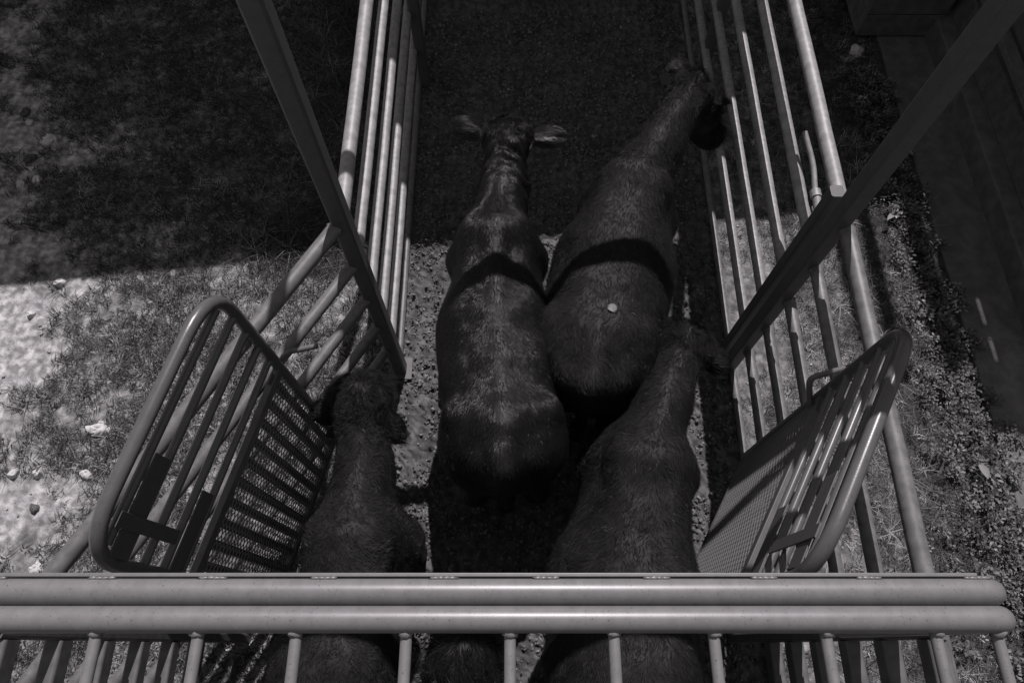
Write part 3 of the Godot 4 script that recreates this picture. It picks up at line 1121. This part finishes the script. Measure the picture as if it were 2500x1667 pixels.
	bar(Vector3(-2.2, h - 0.008, -0.0325), Vector3(0.975, h - 0.008, -0.0325), 0.008, 0.045, "flat_strip", M.near, f1, Vector3.UP, 0.002)
	var x := -1.35
	while x < 1.0:
		var wb := Buf.new()
		for q in 4:
			lump(wb, Vector3(x + q * 0.012, h + 0.0125, -0.0265), Vector3(rng.randf_range(0.009, 0.015), 0.0016, 0.004), x * 9 + q, 0.9)
		put(wb, "weld", M.near, f1)
		x += 0.232 + rng.randf_range(-0.02, 0.02)
	var f2 := thing("barred_frame", "thick grey foreground pipe with thin bars welded below it along the picture's bottom", "pipe frame", Vector3(0, 0, -0.0525))
	pipe([Vector3(-2.2, h, 0), Vector3(1.022, h, 0), Vector3(1.022, 1.9, 0.0)], 0.0268, "top_pipe", M.near, f2, 28, 0.035)
	var px := [-1.07, -0.857, -0.647, -0.445, -0.218, -0.004, 0.21, 0.416, 0.647, 0.874, 1.0]
	for k in px.size():
		pipe([Vector3(px[k], h - 0.012, 0.016), Vector3(px[k] * 1.003, h - 0.02, 1.1)], 0.0122, "cross_bar", M.near, f2, 16)
		var wb := Buf.new()
		lump(wb, Vector3(px[k], h - 0.004, 0.026), Vector3(0.0165, 0.013, 0.011), k * 3.1, 0.55)
		lump(wb, Vector3(px[k] + 0.008 * sin(k * 5.0), h + 0.002, 0.022), Vector3(0.007, 0.006, 0.006), k * 1.7, 0.5)
		put(wb, "weld", M.near, f2)
	pipe([Vector3(-2.2, h, 1.12), Vector3(1.055, h, 1.12)], 0.026, "rear_pipe", M.near, f2, 24)
	# sides of the race below the viewer
	for s: float in [-1.0, 1.0]:
		var xs: float = -1.5 if s < 0 else 1.24
		var side := thing("race_panel", "shaded heavy pipe side panel below the foreground pipes at bottom " + ("left" if s < 0 else "right"), "race panel", Vector3(xs, 0, 0.4), "sides of the race under the viewer")
		for k in 6:
			var hh := 2.0 - 0.27 * k
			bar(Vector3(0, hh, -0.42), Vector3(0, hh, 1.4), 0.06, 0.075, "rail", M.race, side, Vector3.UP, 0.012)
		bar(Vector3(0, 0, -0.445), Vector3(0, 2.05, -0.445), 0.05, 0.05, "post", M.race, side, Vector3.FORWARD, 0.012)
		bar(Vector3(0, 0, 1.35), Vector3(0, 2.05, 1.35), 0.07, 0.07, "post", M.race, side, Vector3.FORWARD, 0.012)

# ---------------------------------------------------------------- surroundings
func stone(label: String, at: Vector3, r: Vector3, turn: float, dark := false) -> void:
	var b := Buf.new()
	lump(b, Vector3.ZERO, r, at.x * 3.7 + at.z, 1.0, 10, 14)
	# a few flat breaks
	for k in 7:
		var d := Vector3(rng.randfn(), absf(rng.randfn()) * 0.8, rng.randfn()).normalized()
		var lim := (d * r).length() * rng.randf_range(0.62, 0.85)
		for i in b.v.size():
			var o := b.v[i].dot(d) - lim
			if o > 0:
				b.v[i] -= d * o
	renormal(b)
	var o := put(b, "stone", M.stone_dark if dark else M.stone)
	o.position = Vector3(at.x, ground_y(at.x, at.z) + r.y * 0.35, at.z)
	o.rotation.y = turn
	tag(o, label, "stone", "stones lying on the dirt")

func build_stones() -> void:
	stone("long flat pale stone lying in the grass beside the left hoop gate", Vector3(-2.635, 0, -1.26), Vector3(0.085, 0.035, 0.052), 0.35)
	stone("blocky pale stone, the right one of the pair on the lit dirt", Vector3(-2.944, 0, -0.985), Vector3(0.035, 0.035, 0.036), 0.2)
	stone("blocky pale stone, the left one of the pair on the lit dirt", Vector3(-3.096, 0, -0.98), Vector3(0.034, 0.032, 0.033), 1.0)
	stone("smooth dark oval pebble on the dirt below the paired stones", Vector3(-2.90, 0, -0.76), Vector3(0.024, 0.025, 0.036), 0.1, true)
	stone("flat wedge-shaped pale stone near the left end of the foreground pipe", Vector3(-2.80, 0, -0.42), Vector3(0.046, 0.025, 0.034), 0.3)
	stone("large wedge-shaped stone alone in the shaded grass at upper left", Vector3(-3.579, 0, -3.599), Vector3(0.062, 0.045, 0.07), 0.5)
	stone("stone at the very top left of the shaded grass", Vector3(-4.27, 0, -4.72), Vector3(0.06, 0.035, 0.05), 0.1)
	stone("upper of two touching stones at the edge of the shaded dirt", Vector3(-3.86, 0, -3.86), Vector3(0.05, 0.03, 0.042), 0.7, true)
	stone("lower of two touching stones at the edge of the shaded dirt", Vector3(-3.80, 0, -3.77), Vector3(0.035, 0.03, 0.035), 0.2)
	stone("flat stone half sunk in the shaded dirt above a round pair", Vector3(-3.70, 0, -3.42), Vector3(0.06, 0.03, 0.04), 0.2, true)
	stone("round stone, right one of a pair on the shaded dirt", Vector3(-3.57, 0, -3.20), Vector3(0.036, 0.036, 0.046), 0.4)
	stone("round stone, left one of a pair on the shaded dirt", Vector3(-3.69, 0, -3.17), Vector3(0.038, 0.035, 0.04), 0.9)
	stone("small stone between the wedge stone and the round pair", Vector3(-3.66, 0, -3.32), Vector3(0.025, 0.02, 0.025), 0.9)
	stone("crumbling pale stone just inside the sunlit grass edge", Vector3(-3.18, 0, -2.33), Vector3(0.05, 0.03, 0.042), 0.4)
	stone("small pale stone in thin grass left of the hoop gate top", Vector3(-3.30, 0, -2.08), Vector3(0.03, 0.025, 0.033), 0.6)
	stone("pale stone half hidden by grass right of the paired stones", Vector3(-2.64, 0, -0.98), Vector3(0.035, 0.025, 0.04), 0.2)

func dry_leaf(label: String, at: Vector3, l: float, w: float, turn: Vector3, cat := "leaf") -> void:
	var b := leaf_buf(l, w, 0.5)
	var o := put(b, "dry_leaf", M.leaf)
	o.position = at
	o.rotation = turn
	tag(o, label, cat)

func build_surroundings() -> void:
	# concrete apron and plank wall on the right
	var ap := Buf.new()
	sweep(ap, [Vector3(3.42, -0.02, -9.0), Vector3(3.42, -0.02, 3.0)], rrect(0.7, 0.07, 0.012))
	var a := put(ap, "pavement", M.concrete)
	a.set_meta("kind", "structure")
	a.set_meta("label", "narrow concrete apron along the foot of the plank wall")
	var wall := thing("plank_wall", "dark wall of wide horizontal planks at the right edge", "wall", Vector3(3.6, 0, -5.0))
	bar(Vector3(-0.06, 0.10, -4.5), Vector3(-0.06, 0.10, 3.2), 0.16, 0.2, "kerb", M.concrete, wall, Vector3.UP, 0.015)
	var y := 0.34
	for k in 9:
		var z0 := -4.5
		for s: float in [1.9, 2.6, 3.2]:
			var z1: float = z0 + s
			bar(Vector3(0.035 * (k % 2), y, z0 + 0.004), Vector3(0.035 * (k % 2), y, z1 - 0.004), 0.045, 0.25, "plank", M.wood, wall, Vector3.UP, 0.006)
			z0 = z1
		y += 0.275
	for yl: float in [0.62, 1.3, 2.0]:
		bar(Vector3(-0.07, yl, -4.5), Vector3(-0.07, yl, 3.2), 0.09, 0.05, "ledger", M.wood, wall, Vector3.UP, 0.006)
	for z in [-4.4, -2.6, 0.0, 3.1]:
		bar(Vector3(0.1, 0, z), Vector3(0.1, 2.8, z), 0.12, 0.12, "post", M.wood, wall, Vector3.FORWARD, 0.008)
	# trough and block at the far right
	var tr := thing("wooden_crate", "dark weathered wooden crate standing in shade at the upper right", "crate", Vector3(3.25, 0, -5.0))
	for k in 2:
		bar(Vector3(-0.36, 0.13 + 0.21 * k, 0.32), Vector3(0.26, 0.13 + 0.21 * k, 0.32), 0.03, 0.2, "board", M.wood, tr)
		bar(Vector3(-0.36, 0.13 + 0.21 * k, -0.32), Vector3(0.26, 0.13 + 0.21 * k, -0.32), 0.03, 0.2, "board", M.wood, tr)
		bar(Vector3(-0.36, 0.13 + 0.21 * k, -0.33), Vector3(-0.36, 0.13 + 0.21 * k, 0.33), 0.03, 0.2, "board", M.wood, tr)
	for k in 3:
		bar(Vector3(-0.4, 0.45, -0.22 + 0.225 * k), Vector3(0.28, 0.45, -0.22 + 0.225 * k), 0.21, 0.03, "lid_board", M.wood, tr)
	stone("shaded stone lying at the corner of the dark crate", Vector3(2.86, 0, -4.52), Vector3(0.06, 0.05, 0.06), 0.3)
	# open shed beyond: its roof edge throws the shade over the upper half
	var shed := thing("shed", "open shed whose roof throws the shade across the upper half", "shed", Vector3(0, 0, -9.0))
	var slope := -0.103
	for k in 13:
		var x0 := -12.0 + k * 1.85
		var b := Buf.new()
		var xm := x0 + 0.925
		var ze := -5.6 + 9.0 + slope * xm
		sweep(b, [Vector3(xm, 4.05, ze), Vector3(xm, 4.75, -7.0)], rrect(1.88, 0.05, 0.01))
		put(b, "roof_sheet", M.roof, shed)
	bar(Vector3(-12.2, 4.04, -5.58 + 9.0 - slope * 12.2), Vector3(12.2, 4.04, -5.58 + 9.0 + slope * 12.2), 0.34, 0.12, "gutter", M.roof, shed, Vector3.UP, 0.02)
	for x in [-11.5, -5.5, 6.5, 11.0]:
		bar(Vector3(x, 0, 2.2), Vector3(x, 4.1, 2.2), 0.16, 0.16, "post", M.wood, shed, Vector3.FORWARD, 0.01)
		bar(Vector3(x, 0, -6.5), Vector3(x, 4.6, -6.5), 0.16, 0.16, "post", M.wood, shed, Vector3.FORWARD, 0.01)
	bar(Vector3(-11.8, 3.93, 2.2), Vector3(11.8, 3.93, 2.2), 0.12, 0.2, "beam", M.wood, shed)
	for q in [[2.86, 1.05], [3.06, 1.35], [3.36, 1.35], [3.44, 1.25]]:
		bar(Vector3(q[0], 4.02, 2.4), Vector3(q[0], 4.02, 3.3 + q[1]), 0.09, 0.14, "rafter_tail", M.wood, shed)
	# plank canopy added out of view: shades the apron, gaps let light slots through
	var added_eave := thing("added_eave", "added plank canopy out of view shading the foot of the right wall", "added_eave", Vector3(3.75, 2.9, -4.6))
	for k in 5:
		var xx := -0.3 + 0.155 * k
		var yy := 0.02 * k
		if k == 1 or k == 2:
			for q in [[-4.4, 0.42], [0.63, 0.72], [0.9, 1.4]]:
				bar(Vector3(xx, yy, q[0]), Vector3(xx, yy, q[1]), 0.157, 0.025, "plank", M.wood, added_eave)
			for q in [[0.422, 0.628], [0.722, 0.898]]:
				for e: float in [-0.06, -0.021, 0.018, 0.06]:
					bar(Vector3(xx + e, yy, q[0]), Vector3(xx + e, yy, q[1]), 0.0265, 0.025, "plank", M.wood, added_eave)
		else:
			bar(Vector3(xx, yy, -4.4), Vector3(xx, yy, 1.4), 0.157, 0.025, "plank", M.wood, added_eave)
	# unseen boarded screen added behind the camera to block low sky light
	var back := thing("sky_blocker", "added boarded screen behind the viewer blocking light from the low sky", "wall", Vector3(0, 0, 2.3))
	for k in 17:
		bar(Vector3(-7.0, 0.15 + 0.3 * k, 0), Vector3(7.0, 0.15 + 0.3 * k, 0), 0.04, 0.296, "board", M.wood, back)
	for xp: float in [-6.8, -2.3, 2.3, 6.8]:
		bar(Vector3(xp, 0, 0.1), Vector3(xp, 5.1, 0.1), 0.14, 0.14, "post", M.wood, back, Vector3.FORWARD, 0.01)
	# dry leaves
	dry_leaf("torn pale dry leaf lying on the back of the turned cow", Vector3(0.455, 1.262, -1.5), 0.06, 0.042, Vector3(0.1, 1.1, 0))
	dry_leaf("small pale scrap lying in the alley mud between the two far heads", Vector3(0.62, 0.012, -3.63), 0.035, 0.03, Vector3(0.1, 0.6, 0.2), "scrap")
	dry_leaf("tiny pale scrap in the shaded alley near the picture's top edge", Vector3(0.13, 0.012, -4.72), 0.03, 0.02, Vector3(0.1, 1.6, 0.2), "scrap")
	dry_leaf("large pale dry leaf standing among the right-hand weeds", Vector3(2.86, 0.08, -1.02), 0.10, 0.045, Vector3(-0.3, 0.1, 0.3))
	dry_leaf("curled dry leaf on the weeds near the shade edge", Vector3(2.74, 0.09, -2.83), 0.07, 0.035, Vector3(-0.1, -0.9, 0.2))

func build_cattle() -> void:
	var c1 := cow("sleek black cow in the middle facing away with both ears spread wide", {
		T = Vector3(-0.035, 1.262, -0.79), H = Vector3(-0.045, 1.275, -0.97), L = Vector3(-0.06, 1.255, -1.24), B = Vector3(-0.085, 1.245, -1.52), W = Vector3(-0.085, 1.28, -1.98),
		N = Vector3(-0.045, 1.20, -2.33), P = Vector3(-0.028, 1.22, -2.62), Z = Vector3(-0.03, 0.84, -2.92), w = 1.0, belly = 0.0,
		ears = [[Vector3(-0.35, 1.15, -2.76), Vector3(0.15, 0.8, 0.6)], [Vector3(0.315, 1.12, -2.69), Vector3(-0.15, 0.8, 0.5)]], curl = 0.16, hair = 0.016, hairw = 0.002, tone = 0.006, round = 0.03, ridge = 0.055, ridger = 0.045, sleek = true, lift = 0.1, folds = 0.014, hairs = 46000, rough = 0.005})
	var c2 := cow("shaggy black cow at right turning its head to the fence, a leaf on its back", {
		T = Vector3(0.385, 1.235, -1.20), H = Vector3(0.42, 1.26, -1.42), L = Vector3(0.47, 1.26, -1.66), B = Vector3(0.535, 1.255, -1.92), W = Vector3(0.67, 1.29, -2.30),
		N = Vector3(0.85, 1.2, -2.64), P = Vector3(1.08, 1.14, -3.04), Z = Vector3(1.29, 0.76, -3.02), w = 1.06, neck = 1.12, belly = 0.03,
		headside = Vector3(0.35, 0.0, 0.9), ridge = 0.112,
		ears = [[Vector3(1.0, 1.12, -3.27), Vector3(-0.3, 0.75, 0.6)], [Vector3(1.31, 1.02, -3.03), Vector3(0.5, 0.2, -0.7)]], curl = 0.7, hair = 0.021, hairs = 34000, rough = 0.006})
	ear_tag(c2, Vector3(0.985, 1.07, -3.17), Vector3(-0.9, -0.25, 0.2), Vector3(0.1, 1, 0.2), Vector2(0.075, 0.085), M.tag_pale)
	var c3 := cow("curly-coated black cow at lower left beside the mesh of the left hoop gate", {
		T = Vector3(-0.70, 1.225, 0.86), H = Vector3(-0.71, 1.27, 0.66), L = Vector3(-0.725, 1.26, 0.36), B = Vector3(-0.735, 1.25, 0.05), W = Vector3(-0.715, 1.26, -0.42),
		N = Vector3(-0.70, 1.14, -0.77), P = Vector3(-0.725, 1.20, -1.06), Z = Vector3(-0.74, 0.78, -1.27), w = 0.93, belly = -0.02,
		ears = [[Vector3(-0.95, 1.09, -1.0), Vector3(0.2, 0.9, 0.35)], [Vector3(-0.52, 1.02, -0.90), Vector3(0.5, 0.75, 0.2)]], curl = 1.5, tone = 0.015, hair = 0.023, hairs = 30000, rough = 0.009})
	ear_tag(c3, Vector3(-0.83, 1.06, -0.97), Vector3(-0.5, -0.6, 0.7), Vector3(0.2, 0.4, 1), Vector2(0.07, 0.08), M.tag)
	var c4 := cow("rough-coated black cow at lower right beside the mesh of the right hoop gate", {
		T = Vector3(0.50, 1.225, 0.60), H = Vector3(0.51, 1.27, 0.38), L = Vector3(0.53, 1.26, 0.08), B = Vector3(0.555, 1.25, -0.25), W = Vector3(0.625, 1.28, -0.76),
		N = Vector3(0.75, 1.16, -1.1), P = Vector3(0.875, 1.1, -1.40), Z = Vector3(0.94, 0.68, -1.6), w = 1.08, belly = -0.05, ridge = 0.112,
		ears = [[Vector3(0.74, 0.98, -1.34), Vector3(-0.6, 0.7, 0.3)], [Vector3(1.11, 0.97, -1.30), Vector3(-0.1, 0.9, 0.4)]], curl = 0.8, hair = 0.02, hairs = 36000, rough = 0.006})
	ear_tag(c4, Vector3(0.755, 0.97, -1.36), Vector3(-0.3, -0.8, 0.4), Vector3(-1, 0.2, 0.2), Vector2(0.07, 0.08), M.tag_pale)
	cow("black cow whose crown shows between the foreground bars at bottom centre", {
		T = Vector3(-0.06, 1.19, 1.93), H = Vector3(-0.06, 1.27, 1.73), L = Vector3(-0.06, 1.26, 1.43), B = Vector3(-0.07, 1.25, 1.1), W = Vector3(-0.1, 1.26, 0.68),
		N = Vector3(-0.16, 1.15, 0.32), P = Vector3(-0.205, 1.18, 0.03), Z = Vector3(-0.21, 0.8, -0.22), w = 0.84,
		ears = [[Vector3(-0.37, 1.04, 0.12), Vector3(-0.3, 0.4, -0.7)], [Vector3(-0.03, 1.02, 0.12), Vector3(0.3, 0.4, -0.7)]], curl = 0.9, hair = 0.034, hairs = 12000, rough = 0.006})

func _ready() -> void:
	# camera, sky, sun, exposure
	var cam := Camera3D.new()
	cam.name = "camera"
	add_child(cam)
	cam.position = Vector3(0, 4.2, 0)
	cam.rotation_degrees = Vector3(-65.9, 0, 0)
	cam.fov = 53.1
	cam.near = 0.05
	cam.far = 500
	cam.current = true
	var env := Environment.new()
	var sky := Sky.new()
	var sm := ProceduralSkyMaterial.new()
	sm.sky_top_color = Color(0.64, 0.625, 0.635)
	sm.sky_horizon_color = Color(0.72, 0.705, 0.715)
	sm.sky_curve = 0.2
	sm.ground_bottom_color = Color(0.2, 0.19, 0.195)
	sm.ground_horizon_color = Color(0.4, 0.39, 0.395)
	sm.sun_angle_max = 1.0
	sky.sky_material = sm
	env.background_mode = Environment.BG_SKY
	env.sky = sky
	env.background_energy_multiplier = 0.68
	env.tonemap_mode = Environment.TONE_MAPPER_LINEAR
	env.tonemap_exposure = 1.0
	env.sdfgi_enabled = true
	env.ssao_enabled = true
	env.ssil_enabled = true
	var we := WorldEnvironment.new()
	we.name = "world_environment"
	we.environment = env
	add_child(we)
	var sun := DirectionalLight3D.new()
	sun.name = "sun"
	sun.light_energy = 1.45
	sun.light_color = Color(1.0, 0.97, 0.985)
	sun.light_angular_distance = 0.5
	sun.shadow_enabled = true
	add_child(sun)
	sun.look_at_from_position(Vector3(0.12, 1.0, -0.68) * 10.0, Vector3.ZERO, Vector3.UP)
	rng.seed = 7
	nz.seed = 3
	nz.frequency = 0.02
	nz.fractal_octaves = 3
	nz2.seed = 8
	nz2.frequency = 0.02
	nz2.fractal_octaves = 2
	make_materials()
	make_ground()
	build_pipework()
	build_surroundings()
	build_cattle()
	build_stones()
	make_grass()
	make_weeds()
	make_litter()
